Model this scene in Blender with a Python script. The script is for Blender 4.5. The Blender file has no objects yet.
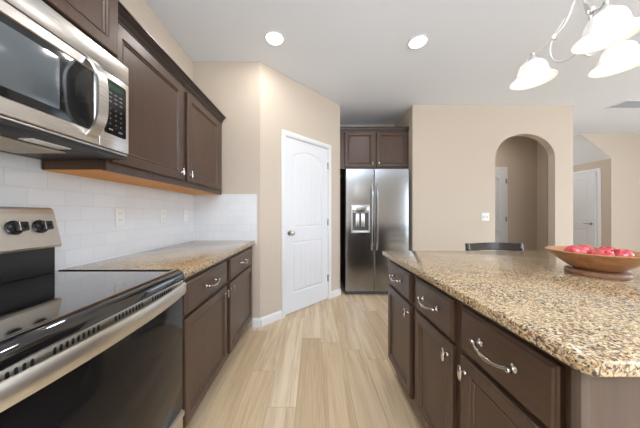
import bpy, bmesh, math, random
from mathutils import Matrix, Vector
random.seed(4)
PI = math.pi
COL = bpy.context.scene.collection
SC = bpy.context.scene

# ---------------------------------------------------------------- camera, world, lights
EYE = 1.19; CEIL_H = 2.80
cam = bpy.data.cameras.new('camera'); cam_o = bpy.data.objects.new('camera', cam)
COL.objects.link(cam_o)
cam.sensor_width = 36; cam.lens = 228 / 640 * 36
cam.shift_x = 6 / 640
cam.clip_start = 0.02
cam_o.location = (0, 0, EYE); cam_o.rotation_euler = (PI / 2, 0, 0)
SC.camera = cam_o

world = bpy.data.worlds.new('world'); SC.world = world; world.use_nodes = True
world.node_tree.nodes['Background'].inputs[0].default_value = (0.80, 0.88, 1.0, 1)
world.node_tree.nodes['Background'].inputs[1].default_value = 1.0

def area(name, loc, rot, sx, sy, power, color=(1, 1, 1), shape='RECTANGLE', spread=PI):
    l = bpy.data.lights.new(name, 'AREA'); l.shape = shape; l.size = sx; l.size_y = sy
    l.energy = power; l.color = color; l.spread = spread
    o = bpy.data.objects.new(name, l); COL.objects.link(o); o.location = loc; o.rotation_euler = rot
    return o
# daylight through the windows of the rear wall and of the dining side
area('window_daylight', (-0.35, -3.17, 1.5), (PI / 2, 0, 0), 1.5, 1.5, 36, (0.84, 0.93, 1.04))
area('window_daylight', (5.9, -3.17, 1.35), (PI / 2, 0, 0), 2.6, 2.1, 120, (0.84, 0.93, 1.04))
area('window_daylight', (7.42, 0.6, 1.5), (PI / 2, 0, PI / 2), 3.2, 1.7, 90, (0.84, 0.93, 1.04))

# added fill light behind the viewer, aimed up to brighten the ceiling
area('ceiling_bounce_fill', (0.9, -1.3, 1.9), (PI, 0, 0), 1.6, 1.2, 140, (0.84, 0.94, 1.07))
area('hall_fill', (3.3, 4.1, CEIL_H - 0.02), (0, 0, 0), 0.25, 0.25, 7, (1.0, 0.95, 0.9), 'DISK')  # added fill without a fixture, lifts the dark hall behind the arch
area('entry_fill', (5.0, 5.4, CEIL_H - 0.02), (0, 0, 0), 0.3, 0.3, 8, (0.95, 0.97, 1.0), 'DISK')  # added fill for the entry hallway, no lamp modelled there

vs = SC.view_settings
SC.display_settings.display_device = 'sRGB'
vs.view_transform = 'Standard'; vs.look = 'None'; vs.gamma = 1; vs.use_curve_mapping = False
vs.exposure = 0.15

# ---------------------------------------------------------------- materials
def new_mat(name):
    m = bpy.data.materials.new(name); m.use_nodes = True
    nt = m.node_tree; b = nt.nodes['Principled BSDF']
    return m, nt, b
def setp(b, **k):
    for a, v in k.items():
        a = {'rough': 'Roughness', 'metal': 'Metallic', 'col': 'Base Color', 'spec': 'Specular IOR Level', 'coat': 'Coat Weight',
             'coatr': 'Coat Roughness', 'ecol': 'Emission Color', 'estr': 'Emission Strength', 'trans': 'Transmission Weight', 'sub': 'Subsurface Weight'}[a]
        if a in ('Base Color', 'Emission Color'): v = (*v, 1) if len(v) == 3 else v
        b.inputs[a].default_value = v
def node(nt, t, **k):
    n = nt.nodes.new(t)
    for a, v in k.items():
        if isinstance(a, str) and hasattr(n, a): setattr(n, a, v)
    return n
def L(nt, a, b): nt.links.new(a, b)
def srgb(r, g, b):
    f = lambda c: ((c / 255 + 0.055) / 1.055) ** 2.4 if c > 10 else c / 255 / 12.92
    return (f(r), f(g), f(b))
def coords(nt, scale=(1, 1, 1), loc=(0, 0, 0), rot=(0, 0, 0)):
    g = nt.nodes.new('ShaderNodeNewGeometry'); mp = nt.nodes.new('ShaderNodeMapping')
    L(nt, g.outputs['Position'], mp.inputs['Vector'])
    mp.inputs['Scale'].default_value = scale; mp.inputs['Location'].default_value = loc; mp.inputs['Rotation'].default_value = rot
    return mp.outputs['Vector']
def noise(nt, vec, scale, detail=3, rough=0.5, dist=0.0):
    n = nt.nodes.new('ShaderNodeTexNoise'); L(nt, vec, n.inputs['Vector'])
    n.inputs['Scale'].default_value = scale; n.inputs['Detail'].default_value = detail
    n.inputs['Roughness'].default_value = rough; n.inputs['Distortion'].default_value = dist
    return n
def ramp(nt, fac, stops, interp='LINEAR'):
    r = nt.nodes.new('ShaderNodeValToRGB'); L(nt, fac, r.inputs['Fac']); cr = r.color_ramp; cr.interpolation = interp
    while len(cr.elements) < len(stops): cr.elements.new(0.5)
    for e, (p, c) in zip(cr.elements, stops): e.position = p; e.color = (*c, 1)
    return r.outputs['Color']
def mixc(nt, fac, a, b, mode='MIX'):
    m = nt.nodes.new('ShaderNodeMix'); m.data_type = 'RGBA'; m.blend_type = mode
    for i, v in ((0, fac), (6, a), (7, b)):
        if hasattr(v, 'links') or hasattr(v, 'is_linked'): L(nt, v, m.inputs[i])
        else: m.inputs[i].default_value = v if i == 0 else (*v, 1)
    return m.outputs[2]
def math_(nt, op, a, b=None):
    m = nt.nodes.new('ShaderNodeMath'); m.operation = op
    for i, v in ((0, a), (1, b)):
        if v is None: continue
        if hasattr(v, 'is_linked'): L(nt, v, m.inputs[i])
        else: m.inputs[i].default_value = v
    return m.outputs[0]
def bump(nt, b, h, strength=0.2, dist=0.002):
    n = nt.nodes.new('ShaderNodeBump'); n.inputs['Strength'].default_value = strength; n.inputs['Distance'].default_value = dist
    L(nt, h, n.inputs['Height']); L(nt, n.outputs[0], b.inputs['Normal'])
def simple(name, col, rough=0.5, metal=0, **k):
    m, nt, b = new_mat(name); setp(b, col=col, rough=rough, metal=metal, **k)
    n = noise(nt, coords(nt), 60, 2)
    r = math_(nt, 'MULTIPLY_ADD', n.outputs['Fac'], 0.06); 
    r.node.inputs[2].default_value = max(0.0, rough - 0.03)
    L(nt, r, b.inputs['Roughness'])
    return m
def paint(name, col, rough=0.85, bs=0.08):
    m, nt, b = new_mat(name); setp(b, rough=rough, spec=0.3)
    n = noise(nt, coords(nt), 260, 3); n2 = noise(nt, coords(nt), 1.2, 2)
    c = mixc(nt, n2.outputs['Fac'], tuple(x * 0.98 for x in col), tuple(min(1, x * 1.02) for x in col))
    L(nt, c, b.inputs['Base Color']); bump(nt, b, n.outputs['Fac'], bs, 0.001)
    return m
M = {}
M['wall'] = paint('beige_wall_paint', (0.585, 0.50, 0.41))
M['hall_wall'] = M['wall']
M['ceiling'] = paint('white_ceiling_paint', (0.83, 0.87, 0.93), 0.9, 0.12)
M['white'] = paint('white_trim_paint', (0.80, 0.80, 0.80), 0.35, 0.02)
M['doorwhite'] = paint('white_door_paint', (0.75, 0.76, 0.78), 0.4, 0.03)

def cabinet_mat(name, c1, c2, axis, rough=0.34):
    m, nt, b = new_mat(name)
    sc = {'z': (22, 22, 1.4), 'y': (22, 1.4, 22), 'x': (1.4, 22, 22)}[axis]
    n = noise(nt, coords(nt, sc), 3.0, 5, 0.6, 0.3)
    n2 = noise(nt, coords(nt), 2.0, 2)
    c = ramp(nt, n.outputs['Fac'], [(0.3, c1), (0.72, c2)])
    c = mixc(nt, math_(nt, 'MULTIPLY', n2.outputs['Fac'], 0.25), c, tuple(x * 0.7 for x in c1))
    L(nt, c, b.inputs['Base Color']); setp(b, rough=rough, spec=0.45, coat=0.1, coatr=0.3)
    bump(nt, b, n.outputs['Fac'], 0.06, 0.0006)
    return m
CB1, CB2 = (0.066, 0.036, 0.022), (0.100, 0.056, 0.037)
M['cab'] = cabinet_mat('brown_stained_cabinet_wood', CB1, CB2, 'z')
M['cab_h'] = cabinet_mat('brown_stained_drawer_wood', CB1, CB2, 'y')
M['cab_end'] = cabinet_mat('brown_grey_end_panel_wood', (0.100, 0.070, 0.052), (0.135, 0.095, 0.072), 'z', 0.5)
M['crown'] = cabinet_mat('dark_crown_wood', (0.026, 0.014, 0.011), (0.045, 0.026, 0.020), 'y')
M['raw_ply'] = cabinet_mat('raw_ply_underside', (0.80, 0.30, 0.035), (0.90, 0.42, 0.07), 'y', 0.6)
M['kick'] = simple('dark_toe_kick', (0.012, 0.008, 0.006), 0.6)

def steel(name, col=(0.56, 0.55, 0.53), rough=0.30, sc=(1, 1, 160), aniso=0.5):
    m, nt, b = new_mat(name); setp(b, metal=1.0, col=col)
    n = noise(nt, coords(nt, sc), 6, 4, 0.6)
    r = math_(nt, 'MULTIPLY_ADD', n.outputs['Fac'], 0.22); r.node.inputs[2].default_value = rough - 0.11
    L(nt, r, b.inputs['Roughness']); bump(nt, b, n.outputs['Fac'], 0.04, 0.0005)
    c = mixc(nt, n.outputs['Fac'], tuple(x * 0.88 for x in col), tuple(min(1, x * 1.1) for x in col)); L(nt, c, b.inputs['Base Color'])
    return m
M['steel'] = steel('brushed_stainless_steel', (0.66, 0.64, 0.61), 0.30)
M['fridge_steel'] = steel('fridge_stainless_steel', (0.36, 0.375, 0.39), 0.17)
M['steel_warm'] = steel('range_stainless_steel', (0.71, 0.68, 0.63), 0.34)
M['nickel'] = simple('satin_nickel', (0.50, 0.48, 0.45), 0.16, 1.0)
M['black'] = simple('black_enamel', (0.010, 0.010, 0.011), 0.16)
M['blackmat'] = simple('black_plastic', (0.014, 0.014, 0.015), 0.45)
M['fridge_side'] = simple('dark_fridge_side', (0.022, 0.022, 0.023), 0.45)
M['glass'] = simple('black_glass', (0.006, 0.006, 0.007), 0.05, 0, spec=0.7, coat=1.0, coatr=0.03)
M['mwglass'] = simple('microwave_window_glass', (0.012, 0.013, 0.014), 0.10, 0)
M['mwscreen'] = simple('microwave_screen_glass', (0.10, 0.115, 0.125), 0.12, 0, coat=0.4, coatr=0.05)
M['oven_glass'] = simple('oven_door_glass', (0.010, 0.009, 0.009), 0.10, 0, spec=0.25)
M['led'] = simple('green_display', (0.01, 0.05, 0.02), 0.3, 0, ecol=(0.05, 0.4, 0.15), estr=0.05)
M['button'] = simple('grey_button_print', (0.13, 0.135, 0.14), 0.5)
M['darkgrey'] = simple('dark_grey_plastic', (0.07, 0.07, 0.075), 0.4)
M['filter'] = simple('tan_metal_filter', (0.48, 0.42, 0.34), 0.45, 0.4)
M['plate'] = simple('white_plastic_plate', (0.80, 0.80, 0.78), 0.35)
M['plate_slot'] = simple('plate_slot_grey', (0.25, 0.25, 0.25), 0.5)
M['chair'] = simple('black_lacquer_chair', (0.012, 0.013, 0.016), 0.18, 0, coat=0.6, coatr=0.1)
M['lampmetal'] = simple('brushed_lamp_metal', (0.62, 0.60, 0.57), 0.35, 0.8)
M['can'] = simple('lamp_lens', (1, 1, 1), 0.5, 0, ecol=(1, 0.98, 0.95), estr=6)
M['bulb'] = simple('frosted_bulb', (1, 1, 1), 0.5, 0, ecol=(1, 0.97, 0.92), estr=1.6)
m, nt, b = new_mat('alabaster_shade_glass'); M['shade'] = m
n = noise(nt, coords(nt), 9, 4, 0.6, 0.6)
c = ramp(nt, n.outputs['Fac'], [(0.3, (0.74, 0.71, 0.64)), (0.7, (0.82, 0.80, 0.76))]); L(nt, c, b.inputs['Base Color'])
L(nt, c, b.inputs['Emission Color']); setp(b, rough=0.3, estr=0.06)

def wood_mat(name, c1, c2, axis='x'):
    m, nt, b = new_mat(name)
    sc = {'x': (2, 30, 30), 'y': (30, 2, 30)}[axis]
    n = noise(nt, coords(nt, sc), 1.2, 5, 0.6, 0.8)
    L(nt, ramp(nt, n.outputs['Fac'], [(0.3, c1), (0.7, c2)]), b.inputs['Base Color']); setp(b, rough=0.32, coat=0.3, coatr=0.2)
    return m
M['bowl'] = wood_mat('turned_bowl_wood', (0.24, 0.095, 0.032), (0.46, 0.22, 0.08))
M['bowl_foot'] = wood_mat('bowl_foot_wood', (0.20, 0.095, 0.05), (0.30, 0.16, 0.095))
m, nt, b = new_mat('apple_skin'); M['apple'] = m
n = noise(nt, coords(nt, (40, 40, 12)), 1.6, 3)
L(nt, ramp(nt, n.outputs['Fac'], [(0.30, (0.36, 0.008, 0.018)), (0.55, (0.58, 0.03, 0.05)), (0.80, (0.75, 0.25, 0.18))]), b.inputs['Base Color']); setp(b, rough=0.16, coat=0.8, coatr=0.08)
M['stem'] = simple('apple_stem', (0.10, 0.05, 0.02), 0.7)

# granite
def granite(name, tint):
    m, nt, b = new_mat(name)
    v = coords(nt)
    w = noise(nt, v, 14, 3, 0.6); 
    dv = nt.nodes.new('ShaderNodeVectorMath'); dv.operation = 'MULTIPLY_ADD'
    L(nt, noise(nt, v, 70, 3).outputs['Color'], dv.inputs[0]); dv.inputs[1].default_value = (0.010,) * 3; L(nt, v, dv.inputs[2])
    vo = nt.nodes.new('ShaderNodeTexVoronoi'); vo.inputs['Scale'].default_value = 210; L(nt, dv.outputs[0], vo.inputs['Vector'])
    sep = nt.nodes.new('ShaderNodeSeparateColor'); L(nt, vo.outputs['Color'], sep.inputs[0])
    base = ramp(nt, sep.outputs[0], [(0.0, (0.055, 0.045, 0.040)), (0.13, (0.23, 0.14, 0.07)), (0.26, (0.44, 0.29, 0.15)), (0.45, (0.60, 0.46, 0.29)),
                                     (0.72, (0.68, 0.56, 0.40)), (0.88, (0.42, 0.37, 0.32)), (0.95, (0.13, 0.11, 0.10))], 'CONSTANT')
    big = noise(nt, v, 5, 3, 0.6)
    base = mixc(nt, ramp(nt, big.outputs['Fac'], [(0.45, (0, 0, 0)), (0.65, (0.45, 0.45, 0.45))]), base, (0.62, 0.47, 0.28))
    sp = noise(nt, v, 150, 4, 0.75)
    base = mixc(nt, ramp(nt, sp.outputs['Fac'], [(0.525, (0, 0, 0)), (0.59, (0.88, 0.85, 0.85))]), base, (0.09, 0.07, 0.06))
    base = mixc(nt, 1.0, base, tint, 'MULTIPLY')
    L(nt, base, b.inputs['Base Color']); setp(b, rough=0.13, coat=0.3, coatr=0.06)
    return m
M['granite'] = granite('gold_speckled_granite', (0.92, 0.88, 0.80))

# floor planks
m, nt, b = new_mat('light_oak_plank_floor'); M['floor'] = m
g = nt.nodes.new('ShaderNodeNewGeometry'); sx = nt.nodes.new('ShaderNodeSeparateXYZ'); L(nt, g.outputs['Position'], sx.inputs[0])
PW, PL = 0.178, 1.22
xr = math_(nt, 'DIVIDE', math_(nt, 'ADD', sx.outputs[0], 20.047), PW); ix = math_(nt, 'FLOOR', xr)
wn = nt.nodes.new('ShaderNodeTexWhiteNoise'); wn.noise_dimensions = '1D'; L(nt, ix, wn.inputs['W'])
yr = math_(nt, 'ADD', math_(nt, 'DIVIDE', math_(nt, 'ADD', sx.outputs[1], 20), PL), math_(nt, 'MULTIPLY', wn.outputs['Value'], 7.0)); iy = math_(nt, 'FLOOR', yr)
cb = nt.nodes.new('ShaderNodeCombineXYZ'); L(nt, ix, cb.inputs[0]); L(nt, iy, cb.inputs[1])
wp = nt.nodes.new('ShaderNodeTexWhiteNoise'); wp.noise_dimensions = '3D'; L(nt, cb.outputs[0], wp.inputs['Vector'])
off = nt.nodes.new('ShaderNodeVectorMath'); off.operation = 'MULTIPLY_ADD'; L(nt, wp.outputs['Color'], off.inputs[0]); off.inputs[1].default_value = (9, 9, 9)
sc_ = nt.nodes.new('ShaderNodeVectorMath'); sc_.operation = 'MULTIPLY'; L(nt, g.outputs['Position'], sc_.inputs[0]); sc_.inputs[1].default_value = (16, 0.9, 1); L(nt, sc_.outputs[0], off.inputs[2])
gr = noise(nt, off.outputs[0], 1.1, 5, 0.62, 0.7)
sc2 = nt.nodes.new('ShaderNodeVectorMath'); sc2.operation = 'MULTIPLY'; L(nt, off.outputs[0], sc2.inputs[0]); sc2.inputs[1].default_value = (6, 3.5, 1)
gr2 = noise(nt, sc2.outputs[0], 1.6, 4, 0.6)
base = ramp(nt, wp.outputs['Value'], [(0.0, (0.51, 0.36, 0.205)), (0.3, (0.66, 0.50, 0.31)), (0.65, (0.76, 0.62, 0.43)), (1.0, (0.55, 0.395, 0.235))])
col = mixc(nt, ramp(nt, gr.outputs['Fac'], [(0.36, (0.75, 0.75, 0.75)), (0.60, (0, 0, 0))]), base, (0.47, 0.31, 0.17))
col = mixc(nt, ramp(nt, gr2.outputs['Fac'], [(0.40, (0, 0, 0)), (0.75, (0.30, 0.30, 0.30))]), col, (0.80, 0.68, 0.50))
fx = math_(nt, 'FRACT', xr); fy = math_(nt, 'FRACT', yr)
ex = math_(nt, 'LESS_THAN', math_(nt, 'MINIMUM', fx, math_(nt, 'SUBTRACT', 1.0, fx)), 0.008)
ey = math_(nt, 'LESS_THAN', math_(nt, 'MINIMUM', fy, math_(nt, 'SUBTRACT', 1.0, fy)), 0.0012)
seam = math_(nt, 'MAXIMUM', ex, ey)
col = mixc(nt, math_(nt, 'MULTIPLY', seam, 0.55), col, (0.24, 0.16, 0.09))
L(nt, col, b.inputs['Base Color']); setp(b, rough=0.38, spec=0.45); bump(nt, b, gr.outputs['Fac'], 0.05, 0.001)

# subway tile
def tile(name, along):
    m, nt, b = new_mat(name)
    g = nt.nodes.new('ShaderNodeNewGeometry'); s = nt.nodes.new('ShaderNodeSeparateXYZ'); L(nt, g.outputs['Position'], s.inputs[0])
    c = nt.nodes.new('ShaderNodeCombineXYZ')
    L(nt, math_(nt, 'ADD', s.outputs[along], 10 * 0.1524 - 0.935 if along == 1 else 10 * 0.1524 + 1.279), c.inputs[0]); L(nt, math_(nt, 'ADD', s.outputs[2], -0.9265 + 0.0762 * 20), c.inputs[1])
    bt = nt.nodes.new('ShaderNodeTexBrick'); L(nt, c.outputs[0], bt.inputs['Vector'])
    bt.inputs['Scale'].default_value = 1; bt.inputs['Brick Width'].default_value = 0.1524; bt.inputs['Row Height'].default_value = 0.0762
    bt.inputs['Mortar Size'].default_value = 0.0013; bt.inputs['Mortar Smooth'].default_value = 0.3; bt.inputs['Bias'].default_value = 0
    bt.inputs['Color1'].default_value = (0.74, 0.755, 0.77, 1); bt.inputs['Color2'].default_value = (0.78, 0.79, 0.80, 1); bt.inputs['Mortar'].default_value = (0.62, 0.62, 0.61, 1)
    L(nt, bt.outputs['Color'], b.inputs['Base Color'])
    r = math_(nt, 'MULTIPLY_ADD', bt.outputs['Fac'], 0.5); r.node.inputs[2].default_value = 0.14; L(nt, r, b.inputs['Roughness'])
    inv = math_(nt, 'SUBTRACT', 1.0, bt.outputs['Fac'])
    wv = noise(nt, c.outputs[0], 9, 2)
    h = math_(nt, 'ADD', inv, math_(nt, 'MULTIPLY', wv.outputs['Fac'], 0.35))
    bump(nt, b, h, 0.35, 0.0015)
    return m
M['tile_y'] = tile('white_subway_tile', 1); M['tile_x'] = tile('white_subway_tile_return', 0)

# ---------------------------------------------------------------- mesh builder
LEFT = lambda x: Matrix(((0, 0, 1, x), (1, 0, 0, 0), (0, 1, 0, 0), (0, 0, 0, 1)))       # u=+Y v=+Z w=+X
ISL = lambda x: Matrix(((0, 0, -1, x), (-1, 0, 0, 0), (0, 1, 0, 0), (0, 0, 0, 1)))      # u=-Y v=+Z w=-X
FRONT = lambda y: Matrix(((1, 0, 0, 0), (0, 0, -1, y), (0, 1, 0, 0), (0, 0, 0, 1)))     # u=+X v=+Z w=-Y
I4 = Matrix.Identity(4)
WORLD = {}
class MB:
    def __init__(s, mat=I4): s.v = []; s.f = []; s.m = mat; s.smooth = set()
    def add(s, vs, fs, smooth=False):
        o = len(s.v); s.v += [s.m @ Vector(p) for p in vs]
        for f in fs:
            if smooth is True or (callable(smooth) and smooth(f)): s.smooth.add(len(s.f))
            s.f.append([o + i for i in f])
        return s
    def box(s, lo, hi, bev=0.0, seg=2):
        lo, hi = [min(a, b) for a, b in zip(lo, hi)], [max(a, b) for a, b in zip(lo, hi)]
        bm = bmesh.new(); bmesh.ops.create_cube(bm, size=1)
        for v in bm.verts: v.co = Vector([lo[i] + (v.co[i] + 0.5) * (hi[i] - lo[i]) for i in range(3)])
        if bev > 0: bmesh.ops.bevel(bm, geom=bm.edges[:], offset=min(bev, 0.49 * min(hi[i] - lo[i] for i in range(3))), segments=seg, profile=0.5, affect='EDGES')
        bm.verts.index_update()
        bm.normal_update(); ax = {tuple(v.index for v in f.verts): max(abs(c) for c in f.normal) > 0.999 for f in bm.faces}
        s.add([v.co.copy() for v in bm.verts], [[v.index for v in f.verts] for f in bm.faces], (lambda f: not ax[tuple(f)]) if bev > 0 else False); bm.free(); return s
    def prism(s, poly, w0, w1, smooth=False):                     # poly in (u,v), extruded along w
        n = len(poly)
        s.add([(p[0], p[1], w0) for p in poly] + [(p[0], p[1], w1) for p in poly],
              [list(range(n))[::-1], list(range(n, 2 * n))] + [[i, (i + 1) % n, n + (i + 1) % n, n + i] for i in range(n)], False); return s
    def rings(s, rings, cap=True, capstart=False, smooth=False):   # list of equal length loops
        n = len(rings[0]); vs = [p for r in rings for p in r]; fs = []
        for k in range(len(rings) - 1):
            for i in range(n): fs.append([k * n + i, k * n + (i + 1) % n, (k + 1) * n + (i + 1) % n, (k + 1) * n + i])
        if cap: fs.append([(len(rings) - 1) * n + i for i in range(n)])
        if capstart: fs.append([i for i in range(n)][::-1])
        s.add(vs, fs, (lambda f: len(f) == 4) if smooth else False); return s
    def lathe(s, c, prof, n=24, axis='z', close=False, ax2=1.0):            # prof: (r, h)
        R = []
        for r, h in prof:
            L_ = []
            for i in range(n):
                a = 2 * PI * i / n; x, y = r * math.cos(a), r * math.sin(a) * ax2
                p = {'z': (x, y, h), 'w': (x, y, h), 'x': (h, x, y), 'y': (y, h, x)}[axis]
                L_.append((c[0] + p[0], c[1] + p[1], c[2] + p[2]))
            R.append(L_)
        s.rings(R, cap=True, capstart=True, smooth=True); return s
    def tube(s, pts, r, n=10, flat=1.0):
        pts = [Vector(p) for p in pts]; R = []; up = Vector((0.02, 0.03, 1)).normalized()
        for i, p in enumerate(pts):
            t = (pts[min(i + 1, len(pts) - 1)] - pts[max(i - 1, 0)]).normalized()
            a = t.cross(up)
            if a.length < 1e-3: a = t.cross(Vector((1, 0, 0)))
            a.normalize(); bb = t.cross(a).normalized()
            rr = r[i] if isinstance(r, (list, tuple)) else r
            R.append([p + a * rr * math.cos(2 * PI * k / n) + bb * rr * flat * math.sin(2 * PI * k / n) for k in range(n)])
        s.rings(R, cap=True, capstart=True, smooth=True); return s
    def build(s, name, mat, parent=None, label=None, autosmooth=True):
        me = bpy.data.meshes.new(name)
        off = WORLD.get(parent.name, Vector((0, 0, 0))) if parent else getattr(s, 'org', Vector((0, 0, 0)))
        me.from_pydata([v - off for v in s.v], [], s.f); me.update()
        bm = bmesh.new(); bm.from_mesh(me); bmesh.ops.recalc_face_normals(bm, faces=bm.faces); bm.to_mesh(me); bm.free()
        if s.smooth:
            for i in s.smooth: me.polygons[i].use_smooth = True
            try: me.set_sharp_from_angle(angle=math.radians(40))
            except Exception: pass
        me.materials.append(mat)
        o = bpy.data.objects.new(name, me); COL.objects.link(o)
        if parent: o.parent = parent; WORLD[o.name] = off
        else: o.location = off; WORLD[o.name] = off
        if label: o['label'] = label
        return o
def tag(o, label, cat, group=None):
    o['label'] = label; o['category'] = cat
    if group: o['group'] = group
    return o
def thing(name, label, cat, loc, group=None):
    o = bpy.data.objects.new(name, None); COL.objects.link(o); o.location = loc; o.empty_display_size = 0.1
    WORLD[o.name] = Vector(loc); return tag(o, label, cat, group)
def struct(name, mb, mat, label=None):
    o = mb.build(name, mat); o['kind'] = 'structure'
    if label: o['label'] = label
    return o
def rect(u0, v0, u1, v1, w, i=0): return [(u0 + i, v0 + i, w), (u1 - i, v0 + i, w), (u1 - i, v1 - i, w), (u0 + i, v1 - i, w)]

# ---------------------------------------------------------------- the room shell
CEIL = 2.80; WX = -1.279; RY = 2.41
AX, AY = -0.568, RY; BX, BY = 0.386, 3.38
MY = 3.37; ACX = 1.457
struct('floor', MB().box((-1.45, -3.4, -0.06), (7.7, 6.7, 0)), M['floor'], 'light oak plank floor')
struct('ceiling', MB().box((-1.45, -3.4, CEIL), (7.7, 6.7, CEIL + 0.06)), M['ceiling'], 'white ceiling')
struct('wall_left', MB().box((WX - 0.12, -3.3, 0), (WX, RY + 0.1, CEIL)), M['wall'])
struct('wall_return', MB().box((WX, RY, 0), (AX, RY + 0.1, CEIL)), M['wall'])
s_ = 0.1 / math.sqrt(2)
dirv = Vector((BX - AX, BY - AY, 0)); LN = dirv.length; dirv.normalize(); nrm = Vector((dirv.y, -dirv.x, 0))   # towards the camera side
ANG = Matrix(((dirv.x, 0, nrm.x, AX), (dirv.y, 0, nrm.y, AY), (0, 1, 0, 0), (0, 0, 0, 1)))                     # u along the wall, v up, w outwards
D0, D1, DT = 0.247 * LN, 0.798 * LN, 2.095       # pantry door opening
mb = MB(ANG); mb.box((0, 0, -0.1), (D0 - 0.012, CEIL, 0)); mb.box((D1 + 0.012, 0, -0.1), (LN, CEIL, 0)); mb.box((D0 - 0.012, DT + 0.012, -0.1), (D1 + 0.012, CEIL, 0))
struct('wall_pantry', mb, M['wall'])
struct('wall_alcove_left', MB().box((BX - 0.1, BY, 0), (BX, 4.23, CEIL)), M['wall'])
struct('wall_alcove_back', MB().box((BX - 0.1, 4.13, 0), (ACX + 0.1, 4.23, CEIL)), M['wall'])
struct('wall_alcove_right', MB().box((ACX, MY + 0.1, 0), (ACX + 0.1, 4.13, CEIL)), M['wall'])
# back wall with the arched opening
A0, A1, SP, TOP = 2.678, 3.565, 2.02, 2.375
arch = []
for k in range(25):
    a = PI - PI * k / 24; arch.append(((A0 + A1) / 2 + (A1 - A0) / 2 * math.cos(a), SP + (TOP - SP) * math.sin(a)))
poly = [(ACX, 0), (A0, 0)] + arch + [(A1, 0), (3.83, 0), (3.83, CEIL), (ACX, CEIL)]
mb = MB(FRONT(MY))
# split into quads so that the concave outline is clean
mb.prism([(ACX, 0), (A0, 0), (A0, CEIL), (ACX, CEIL)], 0, -0.1); mb.prism([(A1, 0), (3.83, 0), (3.83, CEIL), (A1, CEIL)], 0, -0.1)
for k in range(24):
    p, q = arch[k], arch[k + 1]; mb.prism([p, q, (q[0], CEIL), (p[0], CEIL)], 0, -0.1)
struct('wall_back', mb, M['wall'])
# small hall behind the arch
HY = 4.70
HX = 4.62
struct('wall_hall_back', MB().box((ACX + 0.1, HY, 0), (HX + 0.1, HY + 0.1, CEIL)), M['hall_wall'])
mb = MB(Matrix(((1, 0, 0, 0), (0, 1, 0, 0), (0, 0, 1, 0), (0, 0, 0, 1)))).prism([(3.77, MY + 0.1), (3.88, MY + 0.1), (4.70, 4.47), (4.60, 4.50)], 0, CEIL)
mb.prism([(4.60, 4.50), (4.70, 4.47), (4.70, 6.5), (4.60, 6.5)], 0, CEIL)
struct('wall_hall_right', mb, M['hall_wall'])
# entrance side: wall with the chamfered hallway opening
mb = MB(FRONT(4.6)); mb.prism([(6.0, 0), (7.6, 0), (7.6, CEIL), (6.0, CEIL)], 0, -0.1); mb.prism([(6.0, 2.31), (6.0, CEIL), (5.38, CEIL)], 0, -0.003)
struct('wall_entry', mb, M['wall'])
struct('wall_entry_side', MB().box((6.0, 4.7, 0), (6.1, 6.5, CEIL)), M['wall'])
struct('wall_entry_back', MB().box((HX + 0.1, 6.5, 0), (6.1, 6.6, CEIL)), M['wall'])
mb = MB(FRONT(4.603)); mb.prism([(6.0, 2.31), (6.0, 2.37), (5.46, CEIL), (5.38, CEIL)], 0, -1.897)
struct('trim_3', mb, M['ceiling'], 'white sloped soffit')
# walls out of view, with window openings
def wall_with_holes(name, mat4, u0, u1, holes, mat, d=0.12):
    mb = MB(mat4); cur = u0
    for (a, b_, z0, z1) in holes:
        mb.box((cur, 0, -d), (a, CEIL, 0)); mb.box((a, 0, -d), (b_, z0, 0)); mb.box((a, z1, -d), (b_, CEIL, 0)); cur = b_
    mb.box((cur, 0, -d), (u1, CEIL, 0)); return struct(name, mb, mat)
REAR = Matrix(((-1, 0, 0, 0), (0, 0, 1, -3.2), (0, 1, 0, 0), (0, 0, 0, 1)))     # u=-X w=+Y
RIGHT = ISL(7.5)
wall_with_holes('wall_rear', REAR, -7.6, 1.4, [(-7.2, -4.6, 0.3, 2.4), (-0.4, 1.1, 0.75, 2.25)], M['wall'])
wall_with_holes('wall_right', RIGHT, -4.7, 3.3, [(-2.2, 1.0, 0.65, 2.35)], M['wall'])
def window(name, mat4, u0, u1, z0, z1, n):
    mb = MB(mat4)
    for a in (u0, u1): mb.box((a - 0.03, z0, -0.1), (a + 0.03, z1, 0.015), 0.004)
    for z in (z0, z1, (z0 + z1) / 2): mb.box((u0, z - 0.025, -0.1), (u1, z + 0.025, 0.01), 0.004)
    for k in range(1, n): u = u0 + (u1 - u0) * k / n; mb.box((u - 0.03, z0, -0.1), (u + 0.03, z1, 0.01), 0.004)
    struct(name, mb, M['white'])
window('window_1', REAR, -7.2, -4.6, 0.3, 2.4, 3); window('window_2', REAR, -0.4, 1.1, 0.75, 2.25, 2); window('window_3', RIGHT, -2.2, 1.0, 0.65, 2.35, 3)

# baseboards
def base_run(name, mat4, runs, h=0.092):
    mb = MB(mat4)
    for a, b_ in runs:
        mb.rings([[(a, 0, 0), (a, 0, 0.016), (a, h - 0.02, 0.016), (a, h - 0.012, 0.010), (a, h, 0.007), (a, h, 0)],
                  [(b_, 0, 0), (b_, 0, 0.016), (b_, h - 0.02, 0.016), (b_, h - 0.012, 0.010), (b_, h, 0.007), (b_, h, 0)]], True, True)
    return struct(name, mb, M['white'])
CW = 0.058
base_run('baseboard_pantry', ANG, [(0.004, D0 - CW), (D1 + CW, LN)])
base_run('baseboard_return', FRONT(RY), [(-0.647, AX + 0.006)])
base_run('baseboard_back', FRONT(MY), [(ACX, A0), (A1, 3.83)])
base_run('baseboard_hall', FRONT(HY), [(1.6, 3.08), (4.02, 4.58)])
base_run('baseboard_entry', FRONT(4.6), [(6.0, 7.5)])

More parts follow.
